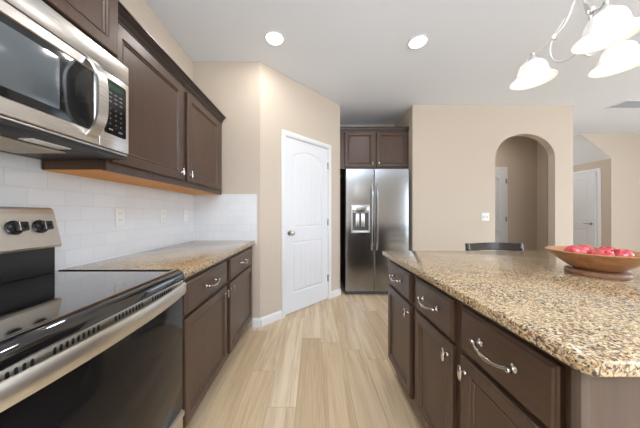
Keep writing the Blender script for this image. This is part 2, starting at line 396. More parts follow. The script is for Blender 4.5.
# ---------------------------------------------------------------- doors of the room
def offset_poly(P, d):
    n = len(P); out = []
    for i in range(n):
        p0, p1, p2 = Vector(P[i - 1]), Vector(P[i]), Vector(P[(i + 1) % n])
        e1, e2 = (p1 - p0).normalized(), (p2 - p1).normalized()
        n1, n2 = Vector((-e1.y, e1.x)), Vector((-e2.y, e2.x)); bs = (n1 + n2); bs.normalize()
        k = d / max(0.35, bs.dot(n1)); out.append((p1.x + bs.x * k, p1.y + bs.y * k))
    return out
def arch_outline(u0, u1, v0, vs, vt, n=14):
    P = [(u0, v0), (u1, v0)]
    for k in range(n + 1):
        q = 1 - 2 * k / n; P.append(((u0 + u1) / 2 + (u1 - u0) / 2 * q, vs + (vt - vs) * (1 - q * q)))
    return P
def panel_door_room(parent_name, mat4, u0, u1, top, w, knob_u, hinge_u, label, lever=False):
    """two panel moulded door with an arched upper panel, hung in a cased opening"""
    t = 0.035; W = u1 - u0; st = 0.115
    mb = MB(mat4)
    b0 = 0.012
    pu0, pu1 = u0 + st, u1 - st
    lo0, lo1 = 0.235, 0.86
    up0, up1s, up1t = 1.02, top - 0.195, top - 0.125
    mb.box((u0, b0, w - t), (pu0, top, w)); mb.box((pu1, b0, w - t), (u1, top, w))
    mb.box((pu0, b0, w - t), (pu1, lo0, w)); mb.box((pu0, lo1, w - t), (pu1, up0, w))
    AO = arch_outline(pu0, pu1, up0, up1s, up1t)
    top_pts = AO[2:][::-1]
    for p, q in zip(top_pts[:-1], top_pts[1:]): mb.prism([p, q, (q[0], top), (p[0], top)], w - t, w)
    for P in ([(pu0, lo0), (pu1, lo0), (pu1, lo1), (pu0, lo1)], AO):
        R = [[(a, b_, w + dz) for a, b_ in (offset_poly(P, i) if i else P)] for i, dz in ((0, 0), (0.010, -0.009), (0.016, -0.010), (0.040, -0.003))]
        mb.rings(R, cap=True)
        inner = offset_poly(P, 0.040)
    d = mb.build(parent_name, M['doorwhite']); d['kind'] = 'structure'; d['label'] = label
    # plank grooves on the raised panels: thin V beads
    gb = MB(mat4)
    for k in range(1, 5):
        u = pu0 + 0.04 + (pu1 - pu0 - 0.08) * k / 5
        gb.box((u - 0.0025, lo0 + 0.045, w - 0.003), (u + 0.0025, lo1 - 0.045, w - 0.0005), 0.001, 1)
        cx = (pu0 + pu1) / 2; hw = (pu1 - pu0) / 2
        vt = up1s + (up1t - up1s) * (1 - ((u - cx) / hw) ** 2) - 0.05
        gb.box((u - 0.0025, up0 + 0.045, w - 0.003), (u + 0.0025, vt, w - 0.0005), 0.001, 1)
    gb.build('panel_bead', M['doorwhite'], d)
    # casing
    cb_ = MB(mat4)
    g_ = 0.006
    for (a, b_) in ((u0 - g_ - CW, u0 - g_), (u1 + g_, u1 + g_ + CW)):
        cb_.box((a, 0, 0), (b_, top + g_ + CW, 0.014), 0.004); cb_.box((a + 0.008, 0, 0.012), (b_ - 0.016, top + g_ + CW - 0.008, 0.019), 0.003)
    cb_.box((u0 - g_ - CW, top + g_, 0), (u1 + g_ + CW, top + g_ + CW, 0.0145), 0.004); cb_.box((u0 - CW, top + g_ + 0.016, 0.012), (u1 + CW, top + g_ + CW - 0.008, 0.0195), 0.003)
    for (a, b_) in ((u0 - g_ - 0.006, u0 - g_ + 0.003), (u1 + g_ - 0.003, u1 + g_ + 0.006)): cb_.box((a, 0, -0.098), (b_, top + g_ + 0.003, 0.004))
    cb_.box((u0 - g_, top + g_ - 0.003, -0.098), (u1 + g_, top + g_ + 0.006, 0.004))
    cb_.build('door_frame', M['white'], d)
    for z in (0.30, 1.08, 1.86):
        h = MB(mat4); h.box((hinge_u - 0.012, z - 0.045, w - 0.004), (hinge_u + 0.012, z + 0.045, w + 0.004), 0.001)
        h.tube([(hinge_u, z - 0.048, w + 0.008), (hinge_u, z + 0.048, w + 0.008)], 0.007, 8); h.build('hinge', M['nickel'], d)
    k = MB(mat4)
    if lever:
        k.lathe((knob_u, 0.98, 0), [(0.028, w), (0.028, w + 0.008), (0.012, w + 0.012), (0.010, w + 0.045), (0.0, w + 0.05)], 18, 'w')
        sgn = -1 if knob_u > (u0 + u1) / 2 else 1
        k.tube([(knob_u, 0.98, w + 0.042), (knob_u + sgn * 0.05, 0.985, w + 0.046), (knob_u + sgn * 0.11, 0.98, w + 0.044)], [0.010, 0.008, 0.007], 8)
    else:
        k.lathe((knob_u, 0.965, 0), [(0.033, w), (0.033, w + 0.006), (0.014, w + 0.010), (0.012, w + 0.030), (0.024, w + 0.040), (0.030, w + 0.055), (0.026, w + 0.068), (0.0, w + 0.073)], 20, 'w')
    k.build('door_handle', M['nickel'], d)
    return d
panel_door_room('door_1', ANG, D0, D1, DT, -0.004, D0 + 0.065, D1 + 0.004, 'white two panel pantry door in the angled wall')
panel_door_room('door_2', FRONT(HY), 3.16, 3.92, 2.09, 0.042, 3.22, 3.924, 'white door in the hall behind the arch', True)
ESIDE = ISL(6.0)
panel_door_room('door_3', ESIDE, -5.58, -4.83, 2.09, 0.042, -4.90, -5.584, 'white door beyond the back wall on the entrance side', True)

# ---------------------------------------------------------------- backsplash
struct('trim_1', MB().box((WX, -0.3, 0.875), (WX + 0.008, RY, 1.399)).box((WX, 0.30, 1.399), (WX + 0.008, 1.06, 1.46)), M['tile_y'], 'white subway tile backsplash on the left wall')
struct('trim_2', MB().box((WX + 0.008, RY - 0.008, 0.875), (-0.603, RY, 1.399)), M['tile_x'], 'white tile backsplash on the return wall')

# ---------------------------------------------------------------- cabinet parts
def ringdoor(mb, u0, u1, v0, v1, w, t=0.02, fr=0.052):
    prof = [(0, 0), (0, t - 0.005), (0.002, t - 0.002), (0.006, t), (fr - 0.008, t), (fr - 0.004, t - 0.002), (fr, t - 0.0075), (fr + 0.004, t - 0.0045), (fr + 0.008, t - 0.0055), (fr + 0.012, t - 0.011)]
    mb.rings([rect(u0, v0, u1, v1, w + h, i) for i, h in prof], cap=True, capstart=True); return mb
def slabfront(mb, u0, u1, v0, v1, w, t=0.02):
    prof = [(0, 0), (0, t - 0.009), (0.003, t - 0.006), (0.008, t - 0.0045), (0.011, t - 0.001), (0.014, t)]
    mb.rings([rect(u0, v0, u1, v1, w + h, i) for i, h in prof], cap=True, capstart=True); return mb
def knob(mat4, u, v, w, parent):
    mb = MB(mat4)
    mb.lathe((u, v, 0), [(0.008, w), (0.0075, w + 0.003), (0.0045, w + 0.006), (0.0045, w + 0.015)], 14, 'w')
    # vertical oval head
    R = []
    for h, k in ((0.012, 0.3), (0.015, 0.8), (0.019, 1.0), (0.023, 0.85), (0.026, 0.45), (0.027, 0.05)):
        R.append([(u + 0.0085 * k * math.cos(a), v + 0.030 * k * math.sin(a), w + h) for a in [2 * PI * i / 16 for i in range(16)]])
    mb.rings(R, True, True, True)
    return mb.build('knob', M['nickel'], parent)
def pull(mat4, u, v, w, parent, half=0.062):
    mb = MB(mat4)
    for s in (-1, 1):
        mb.lathe((u + s * half, v, 0), [(0.011, w), (0.012, w + 0.003), (0.008, w + 0.006), (0.0055, w + 0.010), (0.0055, w + 0.024)], 14, 'w')
        mb.lathe((u + s * (half + 0.008), v + 0.0, 0), [(0.001, w + 0.016), (0.007, w + 0.018), (0.0085, w + 0.024), (0.006, w + 0.029), (0.0, w + 0.031)], 12, 'w')
    pts = []; rr = []
    for k in range(21):
        t = -1 + k / 10
        pts.append((u + t * half, v - 0.012 * (1 - t * t), w + 0.022 + 0.012 * (1 - t ** 4)))
        rr.append(0.0044 + 0.0042 * math.exp(-(t * 2.6) ** 2) - (0.0012 if 0.34 < abs(t) < 0.42 else 0) + (0.001 if abs(t) > 0.9 else 0))
    mb.tube(pts, rr, 10)
    return mb.build('drawer_pull', M['nickel'], parent)

def base_cabinet(mat4, u0, u1, uf0, uf1, depth, label, knob_right, loc, group, end_fill=()):
    """mat4 puts w=0 at the face frame plane; fronts cover uf0..uf1"""
    t = thing('base_cabinet', label, 'cabinet', loc, group)
    mb = MB(mat4)
    mb.box((u0, 0.105, -depth), (u1, 0.874, -0.02))
    # face frame
    F = -0.02
    mb.box((u0, 0.105, F), (uf0 + 0.02, 0.874, 0), 0.001, 1); mb.box((uf1 - 0.02, 0.105, F), (u1, 0.874, 0), 0.001, 1)
    for za, zb in ((0.105, 0.165), (0.66, 0.70), (0.83, 0.874)): mb.box((uf0 + 0.02, za, F), (uf1 - 0.02, zb, 0))
    mb.build('body', M['cab'], t)
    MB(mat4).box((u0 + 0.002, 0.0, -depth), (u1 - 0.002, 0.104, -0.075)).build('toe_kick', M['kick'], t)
    d = slabfront(MB(mat4), uf0, uf1, 0.686, 0.848, 0.001).build('drawer', M['cab_h'], t)
    pull(mat4, (uf0 + uf1) / 2, 0.771, 0.021, d)
    d = ringdoor(MB(mat4), uf0, uf1, 0.138, 0.668, 0.001).build('door', M['cab'], t)
    knob(mat4, (uf1 - 0.028) if knob_right else (uf0 + 0.028), 0.618, 0.021, d)
    return t
FX = -0.652
base_cabinet(LEFT(FX), 1.092, 1.688, 1.122, 1.660, 0.615, 'brown base cabinet directly beside the stainless range', True, (-0.95, 1.39, 0), 'base cabinets on the left wall')
base_cabinet(LEFT(FX), 1.690, 2.400, 1.716, 2.325, 0.615, 'brown base cabinet under the left counter, against the far return wall', False, (-0.95, 2.05, 0), 'base cabinets on the left wall')
IX = 0.565
for (y0, y1, f0, f1, lab, kr) in (
    (1.708, 1.264, 1.682, 1.296, 'brown island cabinet at the far corner, nearest the refrigerator', True),
    (1.262, 0.875, 1.232, 0.902, 'brown island cabinet in the middle of the row of three', True),
    (0.873, 0.478, 0.850, 0.512, 'brown island cabinet nearest the viewer, beside the island end panel', False)):
    base_cabinet(ISL(IX), -y0, -y1, -f0, -f1, 0.60, lab, kr, (IX + 0.3, (y0 + y1) / 2, 0), 'island base cabinets')

# island end panel and seating side panel
t = thing('end_panel', 'flat grey-brown panel closing the near end of the island', 'panel', (1.0, 0.468, 0))
MB().box((0.556, 0.462, 0.0), (1.52, 0.476, 0.875)).build('panel', M['cab_end'], t)
MB().box((0.537, 0.458, 0.0), (0.5555, 0.477, 0.875), 0.002).build('corner_post', M['cab_end'], t)
MB().box((0.556, 0.452, 0.0), (1.52, 0.4615, 0.09), 0.002).build('base_moulding', M['cab_end'], t)
MB().box((1.18, 0.48, 0.0), (1.52, 1.708, 0.875)).build('back_panel', M['cab_end'], t)

def slab(name, outline, z0, z1, label):
    mb = MB(); R = []
    for i, z in ((0.004, z0), (0.0, z0 + 0.004), (0.0, z1 - 0.007), (0.002, z1 - 0.002), (0.007, z1)):
        R.append([(a, b_, z) for a, b_ in (offset_poly(outline, i) if i else outline)])
    mb.rings(R, True, True, True)
    return tag(mb.build(name, M['granite']), label, 'countertop')
slab('left_countertop', [(WX + 0.009, 1.090), (-0.622, 1.090), (-0.622, RY - 0.009), (WX + 0.009, RY - 0.009)], 0.8755, 0.912, 'speckled granite countertop between the range and the tiled return wall')
slab('island_countertop', [(0.523, 0.452), (0.537, 0.434), (2.35, 0.434), (2.35, 1.742), (0.523, 1.742)][0:5], 0.8765, 0.910, 'large gold speckled granite top of the island')

# ---------------------------------------------------------------- upper cabinets
def crown(parent, mat4, u0, u1, z0, z1, pr, w0=-0.02):
    mb = MB(mat4); P = [(w0, z0), (0.004, z0), (0.006, z0 + 0.010), (0.012, z0 + 0.014), (0.018, z0 + 0.030), (pr * 0.75, z1 - 0.014), (pr * 0.8, z1 - 0.010), (pr, z1 - 0.008), (pr, z1), (w0, z1)]
    mb.rings([[(u0, v, w) for w, v in P], [(u1, v, w) for w, v in P]], True, True)
    return mb.build('crown', M['crown'], parent)
def upper_cabinet(mat4, u0, u1, z0, z1, depth, doors, label, loc, group, dz0, dz1, crown_z, pr, under=True, name='wall_cabinet'):
    t = thing(name, label, 'cabinet', loc, group)
    mb = MB(mat4); mb.box((u0, z0 + 0.004, -depth), (u1, z1, -0.02))
    za, zb = dz0 + 0.015, dz1 - 0.015
    mb.box((u0, z0, -0.02), (u1, za, 0)); mb.box((u0, zb, -0.02), (u1, z1, 0))
    mb.box((u0, za, -0.02), (doors[0][0] + 0.015, zb, 0)); mb.box((doors[-1][1] - 0.015, za, -0.02), (u1, zb, 0))
    for a, b_ in zip(doors[:-1], doors[1:]): mb.box((a[1] - 0.015, za, -0.02), (b_[0] + 0.015, zb, 0))
    mb.build('body', M['cab'], t)
    if under: MB(mat4).box((u0 + 0.001, z0, -depth + 0.001), (u1 - 0.001, z0 + 0.0035, -0.0205)).build('underside', M['raw_ply'], t, 'unstained orange plywood underside')
    for (a, b_, kr) in doors:
        d = ringdoor(MB(mat4), a, b_, dz0, dz1, 0.001, 0.02, 0.056).build('door', M['cab'], t)
        knob(mat4, (b_ - 0.028) if kr else (a + 0.028), dz0 + 0.052, 0.021, d)
    crown(t, mat4, u0, u1, crown_z, crown_z + 0.062, pr)
    return t
UX = -0.972
upper_cabinet(LEFT(UX), 1.066, 1.688, 1.394, 2.15, 0.298, [(1.082, 1.664, True)], 'brown wall cabinet just right of the microwave', (-1.1, 1.37, 1.394), 'wall cabinets on the left wall', 1.436, 2.112, 2.142, 0.046)
upper_cabinet(LEFT(UX), 1.690, 2.400, 1.394, 2.15, 0.298, [(1.722, 2.300, False)], 'brown wall cabinet at the far end, touching the return wall', (-1.1, 2.04, 1.394), 'wall cabinets on the left wall', 1.436, 2.112, 2.142, 0.046)
upper_cabinet(LEFT(-0.922), 0.302, 1.062, 1.885, 2.40, 0.348, [(0.314, 0.676, True), (0.690, 1.052, False)], 'brown wall cabinet above the microwave', (-1.1, 0.68, 1.885), None, 1.912, 2.37, 2.392, 0.046, False)
upper_cabinet(FRONT(3.51), BX + 0.002, ACX - 0.002, 1.885, 2.47, 0.61, [(0.470, 0.920, True), (0.960, 1.436, False)], 'brown two-door cabinet above the refrigerator', (0.92, 3.8, 1.885), None, 1.912, 2.446, 2.462, 0.03, False)

# ---------------------------------------------------------------- microwave
mw = thing('microwave', 'stainless over-the-range microwave hung above the range', 'microwave', (-1.07, 0.68, 1.445))
FM = -0.862
lm = LEFT(FM)
MB().box((WX + 0.010, 0.304, 1.455), (FM - 0.026, 1.060, 1.868), 0.003).build('body', M['darkgrey'], mw)
MB(lm).box((0.302, 1.788, -0.025), (1.062, 1.868, 0.0), 0.004).build('vent_panel', M['steel'], mw)
def ringframe(mb, o, i, w0, w1, bev=0.003, seg=1):
    (a0, b0, a1, b1), (c0, d0, c1, d1) = o, i
    R = [rect(a0, b0, a1, b1, w0), rect(a0, b0, a1, b1, w1 - bev), rect(a0, b0, a1, b1, w1, bev), rect(c0, d0, c1, d1, w1, -bev), rect(c0, d0, c1, d1, w1 - bev), rect(c0, d0, c1, d1, w0)]
    mb.rings(R, cap=False); return mb
dr = ringframe(MB(lm), (0.302, 1.466, 0.913, 1.785), (0.345, 1.516, 0.897, 1.748), -0.025, 0.0).build('door', M['steel'], mw)
MB(lm).box((0.346, 1.517, -0.022), (0.896, 1.747, -0.003), 0.001).build('door_glass', M['mwglass'], dr)
MB(lm).box((0.385, 1.545, -0.005), (0.775, 1.722, -0.0022), 0.001).build('window_screen', M['mwscreen'], dr)
hb = MB(lm); R = []
for k in range(25):
    t_ = k / 24; z = 1.792 - t_ * (1.792 - 1.488); a = (2 * t_ - 1); w = 0.050 * (1 - abs(a) ** 3.4)
    # outward normal of the arc for an even thickness
    a2 = min(1, a + 0.01); dwdz = (0.050 * (1 - abs(a2) ** 3.4) - w) / (-(0.01 / 2) * 0.304 ) if abs(a) < 0.985 else (8 if a > 0 else -8)
    nv, nw = Vector((-dwdz, 1)).normalized()
    th = 0.0085
    R.append([(0.862, z, w), (0.902, z, w), (0.902, z - nv * th, max(-0.001, w - nw * th)), (0.862, z - nv * th, max(-0.001, w - nw * th))])
hb.rings(R, True, True).build('handle', M['steel'], dr)
cp = MB(lm).box((0.9155, 1.466, -0.025), (1.062, 1.785, 0.0), 0.004).build('control_panel', M['steel'], mw)
P = []
for (cx, cz, a0) in ((0.945, 1.537, PI), (1.034, 1.537, 1.5 * PI), (1.034, 1.748, 0), (0.945, 1.748, PI / 2)):
    for k in range(5): a = a0 + k * PI / 8; P.append((cx + 0.009 * math.cos(a), cz + 0.009 * math.sin(a)))
MB(lm).prism(P, 0.0002, 0.002).build('panel_glass', M['glass'], cp)
MB(lm).box((0.955, 1.722, 0.002), (1.022, 1.742, 0.0026)).build('display', M['led'], cp, 'green lit display')
for r in range(3):
    for c_ in range(3): MB(lm).box((0.956 + c_ * 0.026, 1.700 - r * 0.018, 0.002), (0.970 + c_ * 0.026, 1.706 - r * 0.018, 0.0026)).build('button', M['button'], cp)
for r in range(4):
    for c_ in range(3): MB(lm).lathe((0.963 + c_ * 0.026, 1.636 - r * 0.021, 0), [(0.0032, 0.002), (0.0032, 0.0027)], 10, 'w').build('button', M['button'], cp)
MB(lm).box((0.956, 1.545, 0.002), (0.975, 1.552, 0.0026)).build('button', M['button'], cp); MB(lm).box((1.004, 1.545, 0.002), (1.023, 1.552, 0.0026)).build('button', M['button'], cp)
MB(lm).box((0.304, 1.455, -0.020), (1.060, 1.4635, -0.004), 0.003).build('bottom_trim', M['steel'], mw)
MB().box((-1.262, 0.306, 1.4405), (-0.870, 1.058, 1.4548), 0.001).build('bottom_plate', M['blackmat'], mw)
for y in (0.33, 0.64):
    f_ = MB().box((-1.20, y, 1.434), (-1.00, y + 0.28, 1.4403), 0.002)
    f_.build('grease_filter', M['filter'], mw)
MB().box((-0.975, 0.42, 1.436), (-0.925, 0.55, 1.4403), 0.002).build('lamp_lens', M['plate'], mw); MB().box((-0.975, 0.75, 1.436), (-0.925, 0.87, 1.4403), 0.002).build('lamp_lens', M['plate'], mw)

# ---------------------------------------------------------------- range
rg = thing('range', 'stainless and black glass electric range under the microwave', 'range', (-0.93, 0.705, 0))
Y0, Y1 = 0.327, 1.086
MB().box((-1.235, Y0 + 0.004, 0.03), (-0.660, Y1 - 0.004, 0.900)).build('body', M['darkgrey'], rg)
for sx_ in (-1.2, -0.72):
    for sy_ in (Y0 + 0.05, Y1 - 0.05): MB().lathe((sx_, sy_, 0), [(0.018, 0.0), (0.018, 0.012), (0.010, 0.014), (0.010, 0.03)], 12).build('foot', M['blackmat'], rg)
# ceramic top with a rolled front edge
prof = [(-1.215, 0.9205), (-0.672, 0.9205), (-0.668, 0.9255), (-0.648, 0.927), (-0.632, 0.922), (-0.622, 0.910), (-0.618, 0.895), (-0.618, 0.879), (-0.665, 0.879), (-0.665, 0.901), (-1.215, 0.901)]
mb = MB(); mb.rings([[(x, Y0, z) for x, z in prof], [(x, Y1, z) for x, z in prof]], True, True, True)
ct = mb.build('cooktop', M['glass'], rg)
MB().box((-1.215, Y1 - 0.0035, 0.9205), (-0.672, Y1, 0.925), 0.001).build('side_trim', M['black'], ct); MB().box((-1.215, Y0, 0.9205), (-0.672, Y0 + 0.0035, 0.925), 0.001).build('side_trim', M['black'], ct)
# vented stainless strip above the door
vt = MB().box((-0.660, Y0 + 0.002, 0.836), (-0.622, Y1 - 0.002, 0.8785), 0.002).build('vent_trim', M['steel_warm'], rg)
for c_ in (0.448, 0.602, 0.770, 0.935):
    for k in range(-4, 5):
        y = c_ + k * 0.0138
        P = []
        for (dz, a0) in ((0.005, 0), (-0.005, PI)):
            for q in range(5): a = a0 + q * PI / 4; P.append((y + 0.0032 * math.cos(a), 0.862 + dz + 0.0032 * math.sin(a)))
        MB(LEFT(-0.6218)).prism(P, -0.001, 0.0006).build('vent_slot', M['blackmat'], vt)
od = MB().box((-0.660, Y0 + 0.002, 0.272), (-0.623, Y1 - 0.002, 0.834), 0.004).build('oven_door', M['oven_glass'], rg)
mb = MB(); R = []
for k in range(33):
    t_ = k / 32; y = Y0 + 0.004 + t_ * (Y1 - Y0 - 0.008); a = 2 * t_ - 1; x = -0.609 + 0.034 * (1 - abs(a) ** 2.2)
    R.append([(x - 0.014, y, 0.816), (x - 0.003, y, 0.813), (x, y, 0.817), (x, y, 0.862), (x - 0.004, y, 0.868), (x - 0.014, y, 0.866)])
mb.rings(R, True, True, False)
for y in (Y0 + 0.014, Y1 - 0.014): mb.box((-0.628, y - 0.009, 0.826), (-0.605, y + 0.009, 0.862), 0.002)
mb.build('handle', M['steel_warm'], od)
dw = MB().box((-0.660, Y0 + 0.002, 0.055), (-0.621, Y1 - 0.002, 0.266), 0.005).build('drawer', M['steel_warm'], rg)
MB().box((-0.64, Y0 + 0.002, 0.236), (-0.612, Y1 - 0.002, 0.262), 0.006).build('drawer_lip', M['steel_warm'], dw)
# backguard
prof = [(-1.262, 1.045), (-1.176, 1.040), (-1.172, 1.050), (-1.206, 1.190), (-1.214, 1.210), (-1.226, 1.219), (-1.262, 1.220)]
bg = MB().rings([[(x, Y0, z) for x, z in prof], [(x, Y0 + 0.006, z + 0.0) for x, z in prof], [(x, Y1 - 0.026, z) for x, z in prof]], True, True).build('backguard', M['steel_warm'], rg)
MB().box((-1.262, Y0, 0.9205), (-1.200, Y1 - 0.028, 1.044), 0.004).build('backguard_base', M['blackmat'], rg)
nv = Vector((0.9717, 0, 0.236)); tv = Vector((-0.236, 0, 0.9717))
def KM(y, z):
    x = -1.172 - (z - 1.050) * 0.2429
    return Matrix(((0, tv.x, nv.x, x), (1, 0, 0, y), (0, tv.z, nv.z, z), (0, 0, 0, 1)))
for y in (0.425, 0.51, 0.906, 0.992):
    km = KM(y, 1.135)
    k = MB(km).lathe((0, 0, 0), [(0.029, 0.0), (0.029, 0.004), (0.024, 0.006), (0.023, 0.018), (0.020, 0.021), (0, 0.021)], 24, 'w').build('control_knob', M['black'], bg)
    MB(km).box((-0.012, -0.019, 0.012), (0.026, 0.019, 0.032), 0.004).build('grip', M['black'], k)
    MB(km).box((-0.006, -0.0175, 0.030), (-0.002, 0.0175, 0.0328), 0.001).build('pointer', M['nickel'], k)
    for q in range(7):
        a = math.radians(30 + q * 50); r = 0.034; MB(km).box((r * math.cos(a) - 0.0012, r * math.sin(a) - 0.0012, 0.0002), (r * math.cos(a) + 0.0012, r * math.sin(a) + 0.0012, 0.0007)).build('dial_mark', M['darkgrey'], k)
km = KM(0.707, 1.13)
MB(km).box((-0.13, -0.05, 0.0), (0.13, 0.05, 0.003), 0.002).build('clock_panel', M['glass'], bg)

# ---------------------------------------------------------------- refrigerator
FY = 3.335
fr = thing('refrigerator', 'stainless side-by-side refrigerator standing in the alcove', 'refrigerator', (0.93, 3.7, 0))
MB().box((0.470, FY + 0.075, 0.03), (1.390, 4.08, 1.838), 0.004).build('body', M['fridge_side'], fr)
fm = FRONT(FY + 0.065)
XS = 0.884
def fdoor(x0, x1):
    # slightly crowned door front
    mb = MB(fm); R = []
    n = 12
    prof = [(x0, 0.0), (x0, 0.05)] + [(x0 + (x1 - x0) * k / n if 0 < k < n else (x0 + 0.008 if k == 0 else x1 - 0.008), 0.058 + 0.004 * (1 - (2 * k / n - 1) ** 2)) for k in range(n + 1)] + [(x1, 0.05), (x1, 0.0)]
    mb.rings([[(u, 0.062, w) for u, w in prof], [(u, 1.848, w) for u, w in prof]], True, True, True)
    return mb.build('door', M['fridge_steel'], fr)
dl = fdoor(0.466, XS - 0.003); dr_ = fdoor(XS + 0.003, 1.394)
for (d, x, s) in ((dl, XS - 0.035, -1), (dr_, XS + 0.035, 1)):
    mb = MB(fm); pts = []
    for k in range(17):
        t_ = k / 16; z = 0.66 + t_ * 0.98; a = 2 * t_ - 1; pts.append((x - s * 0.0, z, 0.060 + 0.050 * (1 - abs(a) ** 5)))
    R = []
    for (u, v, w) in pts: R.append([(u - 0.012, v, w - 0.006), (u + 0.012, v, w - 0.006), (u + 0.012, v, w + 0.006), (u + 0.006, v, w + 0.011), (u - 0.006, v, w + 0.011), (u - 0.012, v, w + 0.006)])
    mb.rings(R, True, True).build('handle', M['nickel'], d)
# dispenser on the left door
dx0, dx1, dz0, dz1 = 0.545, 0.815, 0.915, 1.325
ds = ringframe(MB(fm), (dx0, dz0, dx1, dz1), (dx0 + 0.018, dz0 + 0.03, dx1 - 0.018, dz1 - 0.115), 0.060, 0.076, 0.004).build('dispenser', M['steel'], dl)
MB(fm).box((dx0 + 0.012, dz0 + 0.025, 0.0585), (dx1 - 0.012, dz1 - 0.11, 0.071)).build('recess', M['darkgrey'], ds)
MB(fm).box((dx0 + 0.016, dz1 - 0.105, 0.0755), (dx1 - 0.016, dz1 - 0.015, 0.078), 0.002).build('control_strip', M['fridge_steel'], ds)
for u in (0.635, 0.715): MB(fm).box((u - 0.024, dz0 + 0.09, 0.0712), (u + 0.024, dz1 - 0.13, 0.0745), 0.003).build('paddle', M['steel'], ds)
MB(fm).box((dx0 + 0.02, dz0 + 0.006, 0.074), (dx1 - 0.02, dz0 + 0.034, 0.092), 0.003).build('drip_tray', M['plate'], ds)
MB().box((0.480, FY + 0.030, 0.012), (1.380, FY + 0.075, 0.058), 0.004).build('base_grille', M['darkgrey'], fr)
for x in (0.51, 1.35): MB().lathe((x, FY + 0.07, 0), [(0.018, 0), (0.018, 0.02), (0.008, 0.024), (0.008, 0.04)], 12).build('foot', M['blackmat'], fr)
for x in (0.52, 1.34): MB().box((x - 0.03, FY + 0.01, 1.849), (x + 0.03, FY + 0.12, 1.866), 0.003).build('hinge_cover', M['darkgrey'], fr)

# ---------------------------------------------------------------- wall plates
def plate(mat4, u, v, label, cat, w=0.072, h=0.118, gang=1, kind='outlet', group=None):
    loc = mat4 @ Vector((u, v, 0)); t = thing(kind if kind != 'outlet' else 'wall_outlet', label, cat, loc, group)
    MB(mat4).box((u - w / 2, v - h / 2, 0.0003), (u + w / 2, v + h / 2, 0.006), 0.003).build('cover_plate', M['plate'], t)
    for g in range(gang):
        uc = u + (g - (gang - 1) / 2) * 0.046
        if kind == 'outlet':
            for dv in (-0.021, 0.021):
                s = MB(mat4).lathe((uc, v + dv, 0), [(0.016, 0.0055), (0.016, 0.0075), (0, 0.0075)], 16, 'w').build('socket', M['plate'], t)
                MB(mat4).box((uc - 0.008, v + dv - 0.004, 0.0074), (uc - 0.005, v + dv + 0.006, 0.008)).box((uc + 0.005, v + dv - 0.004, 0.0074), (uc + 0.008, v + dv + 0.006, 0.008)).build('slots', M['plate_slot'], s)
        else:
            MB(mat4).box((uc - 0.007, v - 0.014, 0.0055), (uc + 0.007, v + 0.014, 0.008), 0.001).build('toggle_frame', M['plate_slot'], t)
            MB(mat4).box((uc - 0.0045, v - 0.002, 0.0075), (uc + 0.0045, v + 0.011, 0.018), 0.002).build('toggle', M['plate'], t)
LT = LEFT(WX + 0.008)
G = 'outlets on the left tile backsplash'
plate(LT, 1.490, 1.172, 'white outlet on the tile backsplash nearest the range', 'outlet', group=G)
plate(LT, 1.915, 1.172, 'white outlet in the middle of the left tile backsplash', 'outlet', group=G)
plate(LT, 2.250, 1.172, 'white outlet on the left tile backsplash closest to the inside corner', 'outlet', group=G)
plate(FRONT(MY), 2.530, 1.150, 'white double light switch on the beige wall left of the arch', 'switch', 0.115, 0.118, 2, 'light_switch')

# ---------------------------------------------------------------- bowl and apples
BC = (1.305, 1.055)
bw = thing('fruit_bowl', 'wide shallow wooden pedestal bowl on the granite island', 'bowl', (*BC, 0.9105))
zc = 0.9105
mb = MB().lathe((BC[0], BC[1], zc), [(0.060, 0.024), (0.072, 0.027), (0.088, 0.036), (0.118, 0.060), (0.150, 0.088), (0.165, 0.101), (0.168, 0.107), (0.165, 0.110), (0.158, 0.108), (0.140, 0.094), (0.105, 0.064), (0.075, 0.045), (0.04, 0.036), (0.0, 0.034)], 56)
mb.build('bowl', M['bowl'], bw)
MB().lathe((BC[0], BC[1], zc), [(0.098, 0.0), (0.101, 0.004), (0.101, 0.018), (0.097, 0.022), (0.078, 0.024), (0.062, 0.0255), (0.0, 0.0255)], 48).build('foot', M['bowl_foot'], bw)
def apple(x, y, z, r, rot, label):
    t = thing('red_apple', label, 'apple', (x, y, z), 'red apples in the wooden bowl')
    R = Matrix.Translation((x, y, z)) @ Matrix.Rotation(rot[0], 4, 'X') @ Matrix.Rotation(rot[1], 4, 'Y')
    prof = []
    for k in range(1, 20):
        a = -PI / 2 + PI * k / 20; rr = math.cos(a) * (1 + 0.07 * math.sin(a)); h = math.sin(a) * 0.92 - 0.22 * math.exp(-(rr / 0.30) ** 2) * (1 if a > 0 else -0.6)
        prof.append((r * rr, r * h))
    MB(R).lathe((0, 0, 0), prof, 24).build('fruit', M['apple'], t)
    MB(R).tube([(0, 0, r * 0.62), (0.001, 0, r * 0.85), (0.004, 0.001, r * 1.05)], 0.0016, 6).build('stem', M['stem'], t)
apple(1.238, 1.082, 1.005, 0.0385, (0.3, 0.4), 'red apple at the left side of the wooden bowl')
apple(1.318, 1.115, 1.004, 0.039, (-0.5, 0.1), 'red apple at the back of the wooden bowl')
apple(1.268, 1.003, 1.000, 0.037, (0.6, -0.3), 'red apple at the front left of the wooden bowl')
apple(1.345, 0.998, 1.001, 0.038, (-0.2, -0.8), 'red apple at the front right of the wooden bowl')
apple(1.378, 1.068, 1.003, 0.038, (0.1, 0.7), 'red apple at the right side of the wooden bowl')

